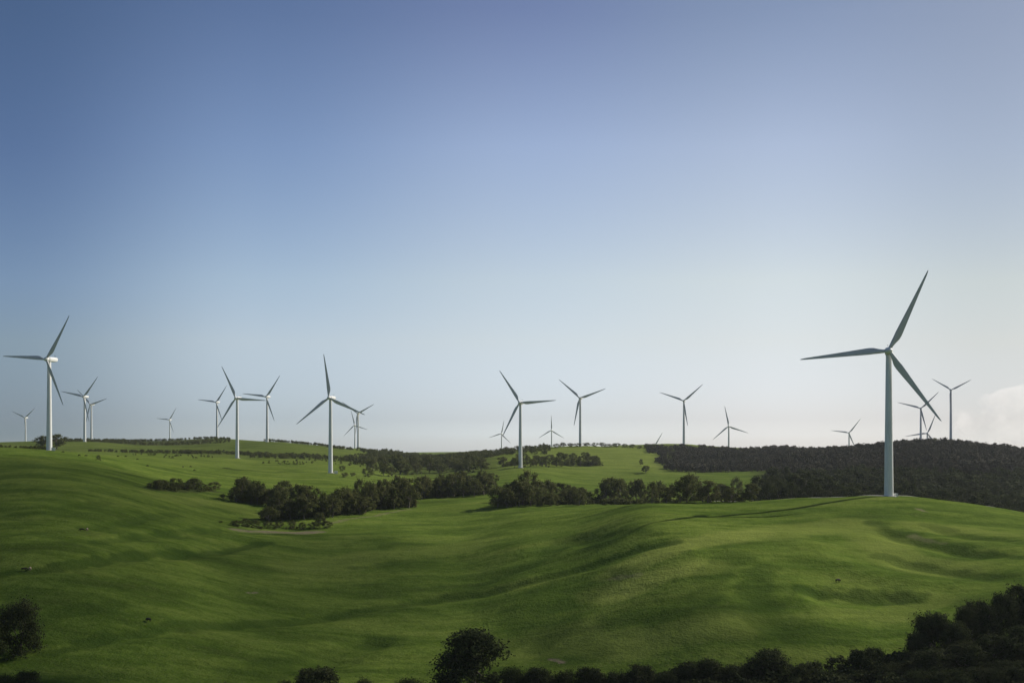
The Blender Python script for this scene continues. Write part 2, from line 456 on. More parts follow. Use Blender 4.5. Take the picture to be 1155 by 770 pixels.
# ------------------------------------------------------------------ wind turbines
def revolve(profile, seg=32, cap=True):
    """profile [(r,z)] about Z -> bmesh"""
    bm = bmesh.new()
    rings = []
    for r, z in profile:
        rings.append([bm.verts.new((r * math.cos(2 * math.pi * a / seg), r * math.sin(2 * math.pi * a / seg), z)) for a in range(seg)])
    for a, b in zip(rings, rings[1:]):
        for q in range(seg):
            bm.faces.new((a[q], a[(q + 1) % seg], b[(q + 1) % seg], b[q]))
    if cap:
        bm.faces.new(rings[0][::-1]); bm.faces.new(rings[-1])
    return bm

def bm_mesh(name, bm, smooth_=True):
    bmesh.ops.recalc_face_normals(bm, faces=bm.faces)
    m = bpy.data.meshes.new(name); bm.to_mesh(m); bm.free()
    if smooth_:
        m.polygons.foreach_set('use_smooth', np.ones(len(m.polygons), dtype=bool))
        m.set_sharp_from_angle(angle=R(40))
    return m

def tower_mesh():
    p = [(2.25, -1.5), (2.25, 0.35), (2.15, 0.36)]
    for t in np.linspace(0, 1, 5):
        z = 0.36 + t * 66.4; r = 2.15 - 0.78 * t
        if 0 < t < 1:
            p += [(r, z - 0.09), (r + 0.03, z - 0.08), (r + 0.03, z + 0.08), (r, z + 0.09)]
        else:
            p.append((r, z))
    p += [(1.48, 66.78), (1.48, 67.15)]
    return bm_mesh('tower', revolve(p, 40))
def door_mesh():
    bm = bmesh.new()
    # steel door and its short stair, on the tower's face
    bmesh.ops.create_cube(bm, size=1, matrix=Matrix.Translation((0, -2.14, 2.6)) @ Matrix.Diagonal((0.95, 0.16, 2.1, 1)))
    for s in range(6):
        bmesh.ops.create_cube(bm, size=1, matrix=Matrix.Translation((0, -2.5 - 0.28 * s, 1.45 - 0.26 * s)) @ Matrix.Diagonal((1.0, 0.27, 0.05, 1)))
    for sx in (-0.53, 0.53):
        bmesh.ops.create_cube(bm, size=1, matrix=Matrix.Translation((sx, -3.15, 0.85)) @ Matrix.Rotation(R(-43), 4, 'X') @ Matrix.Diagonal((0.05, 0.12, 2.2, 1)) )
    return bm_mesh('door', bm, False)
def nacelle_mesh():
    # long rounded housing, local +Y runs back from the rotor
    bm = bmesh.new()
    st = [(-1.6, 1.25, 1.30, 0.0), (-1.2, 1.55, 1.60, 0.0), (0.5, 1.80, 1.85, 0.05), (4.5, 1.82, 1.85, 0.10), (7.0, 1.62, 1.62, 0.22), (8.2, 1.25, 1.25, 0.36), (8.5, 0.8, 0.8, 0.45)]
    seg = 28; rings = []
    for y, w, h, dz in st:
        ring = []
        for a in range(seg):
            th = 2 * math.pi * a / seg
            ct, sn = math.cos(th), math.sin(th)
            e = 0.55
            ring.append(bm.verts.new((w * math.copysign(abs(ct) ** e, ct), y, dz + h * math.copysign(abs(sn) ** e, sn))))
        rings.append(ring)
    for a, b in zip(rings, rings[1:]):
        for q in range(seg):
            bm.faces.new((a[q], a[(q + 1) % seg], b[(q + 1) % seg], b[q]))
    bm.faces.new(rings[0]); bm.faces.new(rings[-1])
    return bm_mesh('nacelle', bm)
def mast_mesh():
    bm = bmesh.new()
    for x in (-0.5, 0.5):
        bmesh.ops.create_cone(bm, cap_ends=True, segments=8, radius1=0.05, radius2=0.04, depth=1.9, matrix=Matrix.Translation((x, 6.4, 2.6)))
    bmesh.ops.create_cube(bm, size=1, matrix=Matrix.Translation((0, 6.4, 3.3)) @ Matrix.Diagonal((1.3, 0.07, 0.07, 1)))
    bmesh.ops.create_uvsphere(bm, u_segments=8, v_segments=6, radius=0.14, matrix=Matrix.Translation((-0.5, 6.4, 3.6)))
    bmesh.ops.create_uvsphere(bm, u_segments=8, v_segments=6, radius=0.14, matrix=Matrix.Translation((0.5, 6.4, 3.6)))
    return bm_mesh('weather_mast', bm)
def hub_mesh():
    p = [(1.55, -1.3), (1.65, -0.6), (1.68, 0.2), (1.55, 0.9), (1.2, 1.6), (0.7, 2.1), (0.25, 2.32), (0.02, 2.36)]
    bm = revolve(p, 28)
    bmesh.ops.rotate(bm, verts=bm.verts, cent=(0, 0, 0), matrix=Matrix.Rotation(R(90), 3, 'X'))   # axis +Z -> -Y
    return bm_mesh('hub', bm)
def blade_mesh():
    # along local +Z from the hub centre to the tip; chord along X, thickness along Y, twisted
    st = [(1.2, 1.75, 1.0, 0), (2.6, 1.75, 1.0, 0), (4.5, 2.35, .62, 14), (6.8, 3.15, .38, 13), (9.0, 3.35, .29, 11), (13, 3.0, .24, 8),
          (18, 2.5, .21, 5.5), (24, 2.0, .19, 3.5), (30, 1.52, .18, 2), (35, 1.12, .17, 1), (38.5, .82, .16, .4), (40.3, .5, .16, 0), (41.0, .14, .2, 0)]
    seg = 20; bm = bmesh.new(); rings = []
    for z, c, th, tw in st:
        ring = []
        for a in range(seg):
            ang = 2 * math.pi * a / seg
            ux = math.cos(ang)
            rnd = min(1.0, max(0.0, (z - 2.6) / 4.0))
            x = ux * c * 0.5
            foil = math.sin(ang) * th * c * 0.5
            foil *= (1 - rnd) + rnd * (0.35 + 0.65 * (0.5 - 0.5 * ux))
            x += rnd * c * 0.20
            t = R(tw + 2)
            ring.append(bm.verts.new((x * math.cos(t) - foil * math.sin(t), x * math.sin(t) + foil * math.cos(t) - 1.6 * (z / 41) ** 2.2, z)))
        rings.append(ring)
    for a, b in zip(rings, rings[1:]):
        for q in range(seg):
            bm.faces.new((a[q], a[(q + 1) % seg], b[(q + 1) % seg], b[q]))
    bm.faces.new(rings[0]); bm.faces.new(rings[-1])
    return bm_mesh('blade', bm)
def plinth_mesh():
    return bm_mesh('foundation', revolve([(3.4, -1.6), (3.4, 0.10), (3.25, 0.22), (2.27, 0.24)], 32))

ME = dict(tower=tower_mesh(), door=door_mesh(), nacelle=nacelle_mesh(), mast=mast_mesh(), hub=hub_mesh(), blade=blade_mesh(), plinth=plinth_mesh())
YAW = R(-18)
for (px, D, hy, tip, hub, rs, lab) in TURB:
    x, y, z = world_of(px, D, hy)
    zb = hz(x, y)
    zt = z - hub
    zbase = zb if abs(zb - zt) < 6 else zb
    hh = z - zbase                      # hub height that puts the hub where it is seen
    if abs(hh - hub) > 9:
        hh = max(min(hh, hub + 9), hub - 9)
    root = empty('wind_turbine', (x, y, zbase), YAW)
    tag(root, lab, 'wind turbine', 'white three bladed wind turbines on the hills')
    tw = put('tower', ME['tower'], M_white, root); tw.scale = (1, 1, hh / 69.0)
    put('foundation', ME['plinth'], M_conc, root)
    if D < 1400:
        dr = put('door', ME['door'], M_dark, tw); dr.rotation_euler = (0, 0, R(150))
    top = hh
    nc = put('nacelle', ME['nacelle'], M_white, root, (0, 0, top))
    if D < 1400:
        put('weather_mast', ME['mast'], M_dark, nc)
    hb = put('hub', ME['hub'], M_white, root, (0, -3.1, top))
    azv = math.atan2(x, y)
    c = max(0.5, math.cos(R(18) - azv))
    phi = math.atan2(-tip[1], tip[0] / c)
    for kk in range(3):
        b = put('blade', ME['blade'], M_blade, root, (0, -3.3, top))
        b.rotation_euler = (0, math.pi / 2 - (phi + kk * 2 * math.pi / 3), 0)
        b.scale = (rs, rs, rs)

# ------------------------------------------------------------------ kiosks beside three towers
def box_bm(bm, c, s, bev=0.0):
    r = bmesh.ops.create_cube(bm, size=1, matrix=Matrix.Translation(c) @ Matrix.Diagonal((*s, 1)))
    if bev:
        es = list({e for v in r['verts'] for e in v.link_edges})
        bmesh.ops.bevel(bm, geom=es, offset=bev, segments=2, affect='EDGES')
def kiosk(px, D, label, s=1.0):
    x, y, z = at(px, D)
    root = empty('transformer_kiosk', (x, y, z), R(25))
    root.scale = (s, s, s)
    tag(root, label, 'kiosk', 'transformer kiosks at the turbine feet')
    b = bmesh.new(); box_bm(b, (0, 0, -0.1), (3.0, 2.5, 0.6), 0.02); put('plinth', bm_mesh('plinth', b, False), M_conc, root)
    b = bmesh.new(); box_bm(b, (0, 0, 1.25), (2.7, 2.2, 2.1), 0.04); put('cabinet', bm_mesh('cabinet', b, False), M_kiosk, root)
    b = bmesh.new(); box_bm(b, (0, 0, 2.37), (2.95, 2.45, 0.16), 0.05); put('roof', bm_mesh('roof', b, False), M_kiosk, root)
    for sx in (-0.63, 0.63):
        b = bmesh.new(); box_bm(b, (sx, -1.12, 1.25), (1.18, 0.05, 1.9), 0.01)
        d = put('door', bm_mesh('door', b, False), M_kiosk, root)
        b = bmesh.new(); box_bm(b, (sx * 0.25, -1.17, 1.25), (0.05, 0.05, 0.3))
        put('handle', bm_mesh('handle', b, False), M_dark, d)
kiosk(60.2, 876, 'small white box kiosk right of the left hilltop turbine')
kiosk(379.0, 1072, 'small white kiosk at the foot of the turbine left of centre, beside a bush')
kiosk(1010.3, 551, 'small pale kiosk against the foot of the nearest turbine on the knoll', 0.62)

# ------------------------------------------------------------------ gravel track on the knoll
def strip(name, pts, width, lift=0.12, nseg=160):
    P = np.array(pts, float)
    d = np.concatenate([[0], np.cumsum(np.hypot(*np.diff(P, axis=0).T))])
    t = np.linspace(0, d[-1], nseg)
    cx_ = np.interp(t, d, P[:, 0]); cy_ = np.interp(t, d, P[:, 1])
    for _ in range(10):
        cx_[1:-1] = (cx_[:-2] + cx_[1:-1] * 2 + cx_[2:]) / 4; cy_[1:-1] = (cy_[:-2] + cy_[1:-1] * 2 + cy_[2:]) / 4
    tx, ty = np.gradient(cx_), np.gradient(cy_); L = np.hypot(tx, ty); nx, ny = -ty / L, tx / L
    across = np.linspace(-0.5, 0.5, 7)
    wob = width * (1 + 0.35 * vnoise(t / 6, t * 0, 3))
    X = cx_[:, None] + nx[:, None] * across * wob[:, None]; Y = cy_[:, None] + ny[:, None] * across * wob[:, None]
    Z = height(X, Y) + lift * (1 - (np.abs(across) * 2)[None] ** 4 * 2.0)
    v = np.stack([X, Y, Z], -1).reshape(-1, 3)
    a, b = np.meshgrid(np.arange(nseg - 1), np.arange(6), indexing='ij')
    f = np.stack([a * 7 + b, (a + 1) * 7 + b, (a + 1) * 7 + b + 1, a * 7 + b + 1], -1).reshape(-1, 4)
    return mesh_np(name, v, f)
trk = [( (px - CX) / F * D, D) for px, D in [(800,612),(860,600),(910,588),(950,575),(975,562),(995,557),(1015,557),(1040,562),(1065,566),(1090,563),(1120,556),(1155,546),(1200,536),(1260,530)]]
tag(put('gravel_track', strip('gravel_track', trk, 3.6, 0.14, 300), M_gravel), 'pale gravel service track along the crest of the knoll', 'track', kind='structure')

# ------------------------------------------------------------------ trees
def leaf_quads(cen, nrm, size, rng, droop=0.0):
    m = len(cen)
    a = rng.normal(size=(m, 3)); a -= (a * nrm).sum(1, keepdims=True) * nrm
    a /= np.linalg.norm(a, axis=1, keepdims=True) + 1e-9
    b = np.cross(nrm, a)
    L = (size * rng.uniform(0.7, 1.4, m))[:, None]; Wd = L * rng.uniform(0.45, 0.8, m)[:, None]
    v = np.stack([cen - a * L, cen - b * Wd + a * L * 0.12 + nrm * L * 0.15, cen + a * L, cen + b * Wd + a * L * 0.12 - nrm * L * 0.1], 1)
    return v.reshape(-1, 3)

def tube(pts, radii, seg=7):
    V, Fc = [], []
    pts = [np.array(p, float) for p in pts]
    for k, p in enumerate(pts):
        d = pts[min(k + 1, len(pts) - 1)] - pts[max(k - 1, 0)]; d /= np.linalg.norm(d)
        s = np.cross(d, [0.3, 1, 0.1]); s /= np.linalg.norm(s); t = np.cross(d, s)
        for a in range(seg):
            th = 2 * math.pi * a / seg
            V.append(p + radii[k] * (math.cos(th) * s + math.sin(th) * t))
    for k in range(len(pts) - 1):
        for a in range(seg):
            Fc.append((k * seg + a, k * seg + (a + 1) % seg, (k + 1) * seg + (a + 1) % seg, (k + 1) * seg + a))
    return V, Fc

def make_tree(seed, nleaf, leaf, form, seg=7, limbs=True, rough=0.55):
    """unit tree: height 1; returns crown (V,F), trunk (V,F)"""
    rng = np.random.default_rng(seed)
    if form == 'dome':      lo, hi, rad, ncl = 0.03, 0.97, 0.42, 18
    elif form == 'umbrella': lo, hi, rad, ncl = 0.20, 0.97, 0.45, 15
    elif form == 'tall':    lo, hi, rad, ncl = 0.06, 0.98, 0.29, 15
    elif form == 'bush':    lo, hi, rad, ncl = -0.08, 0.92, 0.55, 14
    cl = []
    for k in range(ncl):
        t = (k + rng.uniform(0, .8)) / ncl
        zc = lo + 0.10 + (hi - lo - 0.20) * (t ** 0.8)
        prof = math.sqrt(max(0.05, 1 - ((zc - lo) / (hi - lo) * 1.55 - 0.62) ** 2)) if form != 'umbrella' else math.sqrt(max(.08, 1 - ((zc - lo) / (hi - lo)) ** 2))
        th = k * 2.4 + rng.uniform(-.6, .6)
        rr = rad * prof * rng.uniform(0.35, 0.82 if nleaf > 5000 else 0.98) * (0.45 if k == ncl - 1 else 1)
        cr_ = rad * (rng.uniform(0.34, 0.54) if nleaf > 5000 else rng.uniform(0.22, 0.48))
        zc = min(zc, hi - cr_ * 0.7)
        cl.append((rr * math.cos(th), rr * math.sin(th), zc, cr_))
    cl = np.array(cl)
    wgt = cl[:, 3] ** 2; wgt /= wgt.sum()
    which = rng.choice(len(cl), nleaf, p=wgt)
    d = rng.normal(size=(nleaf, 3)); d /= np.linalg.norm(d, axis=1, keepdims=True)
    d[:, 2] = np.where(d[:, 2] < -0.6, -d[:, 2] * 0.7, d[:, 2])
    rad_ = rng.uniform(0, 1, nleaf) ** 0.38
    lump = 1 + 0.42 * np.sin(d[:, 0] * 7 + which * 1.7) * np.sin(d[:, 1] * 6 + which) + 0.22 * np.sin(d[:, 2] * 9 + which * 2.1)
    cen = cl[which, :3] + d * (cl[which, 3] * rad_ * lump)[:, None] * np.array([1, 1, 0.78])
    nr = d * 0.8 + rng.normal(size=(nleaf, 3)) * rough; nr[:, 2] += 0.3
    nr /= np.linalg.norm(nr, axis=1, keepdims=True)
    V = leaf_quads(cen, nr, np.full(nleaf, leaf), rng)
    Fq = np.arange(nleaf * 4).reshape(-1, 4)
    TV, TF = [], []
    lean = rng.uniform(-.04, .04, 2)
    top = 0.62 if form != 'bush' else 0.4
    pts = [(lean[0] * s * 2, lean[1] * s * 2 + 0.01 * math.sin(9 * s), s * top) for s in np.linspace(-0.06, 1, 6)]
    v, f = tube(pts, [0.034, 0.026, 0.022, 0.018, 0.013, 0.008], seg)
    TV += v; TF += f
    if limbs:
        for c in cl[:: (1 if seg > 5 else 2)]:
            s0 = rng.uniform(0.3, 0.75)
            a = np.array([lean[0] * s0 * 2, lean[1] * s0 * 2, s0 * top])
            b = c[:3]; mid_ = (a + b) / 2 + np.array([0, 0, -0.03])
            v, f = tube([a, mid_, b], [0.011, 0.008, 0.003], max(4, seg - 2))
            o = len(TV); TV += v; TF += [tuple(i + o for i in q) for q in f]
    return (V, Fq), (np.array(TV), np.array(TF))

FORMS = ['dome', 'umbrella', 'tall', 'dome', 'bush']
NEAR, MID = [], []
for s, fm in enumerate(['dome', 'umbrella', 'dome', 'tall', 'bush']):
    c, t = make_tree(100 + s, 12000, 0.017, fm, 8)
    NEAR.append((fm, mesh_np('crown_near', *c), mesh_np('trunk_near', *t)))
for s, fm in enumerate(['dome', 'umbrella', 'tall', 'dome', 'bush', 'dome', 'tall', 'bush']):
    c, t = make_tree(200 + s, 2000, 0.030, fm, 6, True, 0.4)
    MID.append((fm, mesh_np('crown_mid', *c), mesh_np('trunk_mid', *t)))
FARV = [make_tree(300 + s, 260, 0.075, fm, 4, False, 0.22) for s, fm in enumerate(['dome', 'dome', 'bush', 'tall', 'dome', 'bush'])]
for fm, c, t in NEAR:
    c.materials.append(M_leafnear); t.materials.append(M_bark)
for fm, c, t in MID:
    c.materials.append(M_leaf); t.materials.append(M_bark)

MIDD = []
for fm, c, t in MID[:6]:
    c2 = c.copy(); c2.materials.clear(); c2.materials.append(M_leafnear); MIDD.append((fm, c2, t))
N_TREE = 0
def tree(lib, form, loc, h, w, label, group, rng, kind='tree'):
    """h height (m), w crown width (m)"""
    global N_TREE
    N_TREE += 1
    cands = [q for q in lib if q[0] == form] or lib
    fm, cm, tm = cands[rng.randrange(len(cands))]
    base_w = {'dome': 0.92, 'umbrella': 1.05, 'tall': 0.66, 'bush': 1.2}[fm]
    root = empty(kind, loc, rng.uniform(0, 6.28))
    sx = w / base_w
    root.scale = (sx * rng.uniform(.93, 1.07), sx * rng.uniform(.93, 1.07), h)
    tag(root, label, 'shrub' if kind == 'shrub' else 'tree', group)
    put('trunk', tm, None, root); put('crown', cm, None, root)
    return root

ONES = ['', 'first', 'second', 'third', 'fourth', 'fifth', 'sixth', 'seventh', 'eighth', 'ninth', 'tenth', 'eleventh', 'twelfth', 'thirteenth',
        'fourteenth', 'fifteenth', 'sixteenth', 'seventeenth', 'eighteenth', 'nineteenth']
TENS = {20: ('twenty', 'twentieth'), 30: ('thirty', 'thirtieth'), 40: ('forty', 'fortieth'), 50: ('fifty', 'fiftieth'), 60: ('sixty', 'sixtieth'), 70: ('seventy', 'seventieth')}
def ordinal(k):
    if k < 20: return ONES[k]
    a, b = TENS[k // 10 * 10]
    return b if k % 10 == 0 else a + '-' + ONES[k % 10]

rg = random.Random(5)
# --- foreground trees: px, top row, distance, crown width m, form, label
FG = [
 (22, 672, 300, 13.5, 'bush', 'large dark spreading tree at the left edge of the pasture, lower left'),
 (-14, 690, 292, 11, 'dome', 'dark tree cut by the left frame edge behind the large spreading one'),
 (30, 753, 268, 8, 'bush', 'low dark tree top in the bottom left corner, right hand one'),
 (3, 757, 264, 8, 'bush', 'low dark tree top in the bottom left corner, left hand one'),
 (357, 750, 280, 14, 'dome', 'dark tree top rising from the bottom edge left of the big round tree'),
 (322, 764, 276, 7, 'bush', 'low bushy tree at the bottom edge just left of the dark tree top'),
 (255, 767, 272, 7, 'bush', 'lowest leftmost tree top barely showing along the bottom edge'),
 (410, 762, 275, 8, 'bush', 'low dark tree at the bottom edge, right of the left tree top'),
 (462, 761, 275, 9, 'bush', 'low dark tree at the bottom edge close left of the big round tree'),
 (532, 706, 288, 20.5, 'dome', 'big round dark tree standing alone at the bottom centre'),
 (578, 748, 280, 9, 'bush', 'small tree tucked against the right side of the big round tree'),
 (606, 750, 279, 9, 'dome', 'low tree second to the right of the big round tree'),
 (637, 752, 279, 8, 'bush', 'low bushy tree below the dark ground scrape in the bottom row'),
 (664, 749, 280, 9, 'dome', 'dark tree right of the one below the ground scrape'),
 (694, 753, 279, 8, 'bush', 'flat topped low tree in the middle of the bottom row'),
 (722, 747, 281, 10, 'dome', 'rounded tree in the bottom row with a slightly higher crown'),
 (751, 754, 278, 8, 'bush', 'low tree left of the twin crowns in the bottom row'),
 (778, 744, 281, 9, 'dome', 'left one of the twin rounded crowns in the bottom row'),
 (800, 741, 281, 9.5, 'dome', 'right one of the twin rounded crowns in the bottom row'),
 (828, 746, 280, 9, 'bush', 'low tree left of the broad humped tree in the bottom row'),
 (868, 731, 284, 15, 'umbrella', 'broad humped tree, tallest of the bottom row right of centre'),
 (905, 747, 279, 9, 'dome', 'low tree right of the broad humped tree in the bottom row'),
 (930, 752, 277, 8, 'bush', 'low bush like tree left of the upright double crowned tree'),
 (950, 757, 274, 8, 'bush', 'lowest bush like tree at the foot of the upright double crowned tree'),
 (969, 729, 282, 7, 'tall', 'upright tree, left half of the double crown beside the right wood'),
 (984, 727, 283, 7.5, 'dome', 'upright tree, right half of the double crown beside the right wood'),
 (1008, 744, 276, 11, 'bush', 'low dark tree filling the gap before the right foreground wood'),
 (1033, 712, 284, 8, 'umbrella', 'outer left tree of the right foreground wood with low reaching branches'),
 (1053, 689, 288, 14, 'umbrella', 'broad umbrella crowned tree heading the right foreground wood'),
 (1078, 698, 284, 11, 'dome', 'dark tree just right of the broad umbrella crown'),
 (1103, 673, 294, 8.5, 'dome', 'small round crown standing above the right foreground wood'),
 (1090, 682, 290, 9, 'umbrella', 'flat crown left of the small round crown in the right wood'),
 (1118, 678, 291, 9, 'dome', 'dark crown right of the small round crown in the right wood'),
 (1131, 667, 295, 10, 'umbrella', 'second highest dark crown near the right frame edge'),
 (1152, 655, 300, 11, 'dome', 'highest dark crown at the right frame edge'),
 (1172, 660, 298, 12, 'dome', 'dark tree cut off by the right frame edge'),
 (1055, 728, 272, 13, 'dome', 'dark lower crown below the broad umbrella crown in the right wood'),
 (1090, 722, 273, 13, 'dome', 'rounded crown low in the middle of the right foreground wood'),
 (1125, 712, 276, 13, 'dome', 'deep shaded tree low in the right foreground wood'),
 (1155, 702, 279, 13, 'dome', 'deep shaded tree low at the right frame edge'),
 (1040, 750, 265, 12, 'bush', 'lowest dark tree at the left bottom of the right wood'),
 (1075, 752, 262, 12, 'dome', 'lowest dark tree under the middle of the right wood'),
 (1112, 748, 264, 13, 'bush', 'lowest dark tree right of middle at the bottom of the right wood'),
 (1148, 742, 266, 13, 'dome', 'lowest dark tree in the bottom right corner'),
]
for px, top, D, w, form, lab in FG:
    x, y, z = at(px, D)
    h = (HY - top) / F * D - z
    h = max(4.0, h)
    tree(NEAR, form, (x, y, z - 0.2), h / 0.985, w, lab, 'dark foreground trees along the foot of the pasture', rg)

# --- belts: list of (px, base row or ('D', dist), height px, width px, form)
def belt(items, phrase, group, adj, kind='tree', lib=None):
    items = sorted(items, key=lambda q: q[0])
    for k, (px, base, hp, wp, form) in enumerate(items):
        if isinstance(base, tuple):
            x, y, z = at(px, base[1])
        else:
            x, y, z = hit(px, base)
        D = y
        lab = f"{adj(hp, wp, form)} {kind}, {ordinal(k + 1)} from the left {phrase}"
        tree(lib or MID, form, (x, y, z - 0.15), hp * D / F, wp * D / F, lab, group, rg, kind)
def adj_std(hp, wp, form):
    a = 'tall' if hp > 27 else ('low' if hp < 14 else 'medium')
    b = {'dome': 'round', 'umbrella': 'flattish', 'tall': 'narrow', 'bush': 'bushy'}[form]
    return f"{a} {b}"
def row(p0, p1, nn, hp, wp, forms=('dome', 'dome', 'bush', 'bush', 'tall'), jx=5, jy=1.3, jh=0.32):
    out = []
    for k in range(nn):
        t = (k + 0.5) / nn
        q_ = rg.uniform(0.8, 1.25)
        px = p0[0] + t * (p1[0] - p0[0]) + rg.uniform(-jx, jx)
        py = p0[1] + t * (p1[1] - p0[1]) + rg.uniform(-jy, jy)
        out.append((px, py, hp * rg.uniform(1 - jh, 1 + jh), wp * q_ * rg.uniform(0.9, 1.2), rg.choice(forms)))
    return out
def rowD(px0, px1, D0, D1, nn, hp, wp, forms=('dome', 'dome', 'tall', 'bush'), jx=3, jD=14, jh=0.2):
    out = []
    for k in range(nn):
        t = (k + 0.5) / nn
        out.append((px0 + t * (px1 - px0) + rg.uniform(-jx, jx), ('D', D0 + t * (D1 - D0) + rg.uniform(-jD, jD)),
                    hp * rg.uniform(1 - jh, 1 + jh), wp * rg.uniform(0.85, 1.2), rg.choice(forms)))
    return out
BD = ('bush', 'dome', 'bush')
belt(row((168, 550), (232, 552), 9, 11, 14, BD) + [(196, 551, 14, 18, 'bush'), (219, 552, 15, 20, 'bush')], 'in the low shrub strip on the left slope', 'shrubs of the left slope strip', adj_std, 'shrub')
belt([(243, 552.5, 11, 17, 'bush')], 'of the gap between shrub strip and hedgerow', 'shrubs of the left slope strip', lambda *a: 'single round')
belt(row((262, 566), (318, 570), 8, 23, 22) + row((270, 560), (322, 566), 6, 20, 20), 'in the clump starting the left tree belt', 'trees of the left clump', adj_std)
belt(row((304, 588), (384, 581), 9, 27, 22) + row((384, 580), (462, 572), 9, 28, 22) + row((318, 580), (400, 572), 8, 28, 22) + row((400, 571), (462, 566), 6, 27, 20) + [(300, 586, 14, 16, 'bush')],
     'in the dense left tree belt', 'trees of the dense left belt', adj_std)
belt(row((256, 592), (346, 597), 9, 8, 11, ('bush',), 5, 1.5, .35), 'beside the bare earth strip', 'shrubs beside the bare earth strip', lambda hp, wp, f: 'small scrubby', 'shrub')
belt([(361, 595, 19, 15, 'dome'), (354, 596, 9, 13, 'bush'), (369, 595, 9, 14, 'bush')], 'in the group right of the bare strip', 'lone group below the belt', adj_std)
belt(row((468, 563), (556, 557), 10, 22, 20) + row((474, 557), (560, 551), 8, 19, 20), 'in the middle belt by the mid turbine', 'trees of the middle belt', adj_std)
G8 = row((560, 571), (612, 570), 7, 26, 22) + row((566, 566), (618, 563), 6, 30, 24) + row((615, 569.5), (668, 568.5), 7, 16, 15, BD) \
   + row((620, 565), (660, 565), 4, 20, 18) + row((672, 567.5), (702, 567), 4, 27, 19) + row((705, 567), (740, 566.5), 4, 22, 17) + row((742, 566), (785, 566), 5, 29, 26, ('dome', 'bush')) \
   + row((788, 566), (848, 565), 7, 25, 20) + [(722, 567, 29, 20, 'umbrella')]
belt(G8, 'in the long hedgerow behind the pasture', 'trees of the long hedgerow', adj_std)
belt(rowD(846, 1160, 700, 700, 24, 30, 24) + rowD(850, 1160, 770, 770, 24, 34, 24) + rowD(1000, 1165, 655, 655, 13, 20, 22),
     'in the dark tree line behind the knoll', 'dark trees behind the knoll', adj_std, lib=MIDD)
belt([(45, 505, 14, 16, 'bush'), (50, 505, 15, 14, 'dome'), (64, 506, 18, 22, 'dome')], 'in the dark clump behind the left hilltop turbine', 'dark clump behind the left hilltop turbine', lambda hp, wp, f: 'dark rounded')
belt([(386, 531, 7, 8, 'bush'), (389, 538, 6, 10, 'bush'), (398, 537, 5, 9, 'bush'), (111, 519, 7, 6, 'bush')], 'among the scattered bushes on the left slopes', 'scattered bushes', lambda hp, wp, f: 'small dark', 'shrub')
G11 = row((414, 537), (548, 532), 13, 15, 15) + row((408, 530), (552, 527), 14, 14, 14)
belt(G11, 'in the wood below the skyline gap', 'trees of the wood below the skyline dip', adj_std)
G12 = row((566, 527), (676, 525), 14, 11, 11, BD, 3, .8) + row((580, 521), (672, 520), 10, 9, 11, BD, 3, .5)
belt(G12, 'in the hedge at the central turbine\'s foot', 'trees of the hedge by the central turbine', lambda hp, wp, f: 'small far')
belt(rowD(606, 742, 1640, 1700, 16, 5.0, 9, BD, 2, 8), 'along the ridge top behind the central field', 'ridge top trees', lambda hp, wp, f: 'tiny dark')
belt([(728, 533, 9, 10, 'dome'), (723, 525, 8, 5, 'tall')], 'in the gap beside the brown wood', 'trees beside the brown wood', lambda hp, wp, f: 'small isolated')
belt([(1055, ('D', 1420), 11, 8, 'dome')], 'on the dark wooded hill crest', 'crest trees', lambda *a: 'dark single')
print('TREES', N_TREE)

# --- the remaining woods, one mass
def wood(name, pts, mat, label):
    """pts rows: x,y,z,h,w"""
    rng = np.random.default_rng(3)
    VV, FF, MM = [], [], []
    off = 0
    pick = rng.integers(0, len(FARV), len(pts))
    for k, (c, t) in enumerate(FARV):
        P = pts[pick == k]
        if not len(P): continue
        for (V, Fq) in (c, t):
            V = np.asarray(V)
            th = rng.uniform(0, 6.28, len(P)); cs_, sn_ = np.cos(th), np.sin(th)
            wx = P[:, 4] / 0.92
            X = (V[None, :, 0] * cs_[:, None] - V[None, :, 1] * sn_[:, None]) * wx[:, None] + P[:, 0:1]
            Y = (V[None, :, 0] * sn_[:, None] + V[None, :, 1] * cs_[:, None]) * wx[:, None] + P[:, 1:2]
            Z = V[None, :, 2] * P[:, 3:4] + P[:, 2:3]
            VV.append(np.stack([X, Y, Z], -1).reshape(-1, 3))
            FF.append((np.asarray(Fq)[None] + (np.arange(len(P)) * len(V))[:, None, None] + off).reshape(-1, 4))
            off += len(P) * len(V)
    o = put(name, mesh_np(name, np.concatenate(VV), np.concatenate(FF)), mat)
    return tag(o, label, 'woodland', kind='stuff')

def scatter(px0, px1, D0, D1, spacing, h, keep=None, seed=1):
    rng = np.random.default_rng(seed)
    area = 0.5 * (px1 - px0) / F * (D1 ** 2 - D0 ** 2)
    m = int(area / spacing ** 2)
    D = np.sqrt(rng.uniform(D0 ** 2, D1 ** 2, m)); px = rng.uniform(px0, px1, m)
    x = (px - CX) / F * D
    if keep is not None:
        k = keep(px, D, x); px, D, x = px[k], D[k], x[k]
    z = height(x, D)
    hh = h * rng.uniform(0.72, 1.2, len(D)) * (1 + 0.5 * vnoise(x / 70, D / 70, 9))
    return np.stack([x, D, z - 0.2, hh, hh * rng.uniform(0.8, 1.25, len(D))], 1)
wd = []
wd.append(scatter(870, 1240, 1060, 1620, 9.6, 9.5, lambda p, D, x: (p > 880 + 40 * vnoise(D / 90, x / 90, 3)) | (D < 930), 1))
wd.append(scatter(860, 1000, 1560, 1900, 9, 7.5, lambda p, D, x: (p > 905 + 60 * (D - 1560) / 340), 2))
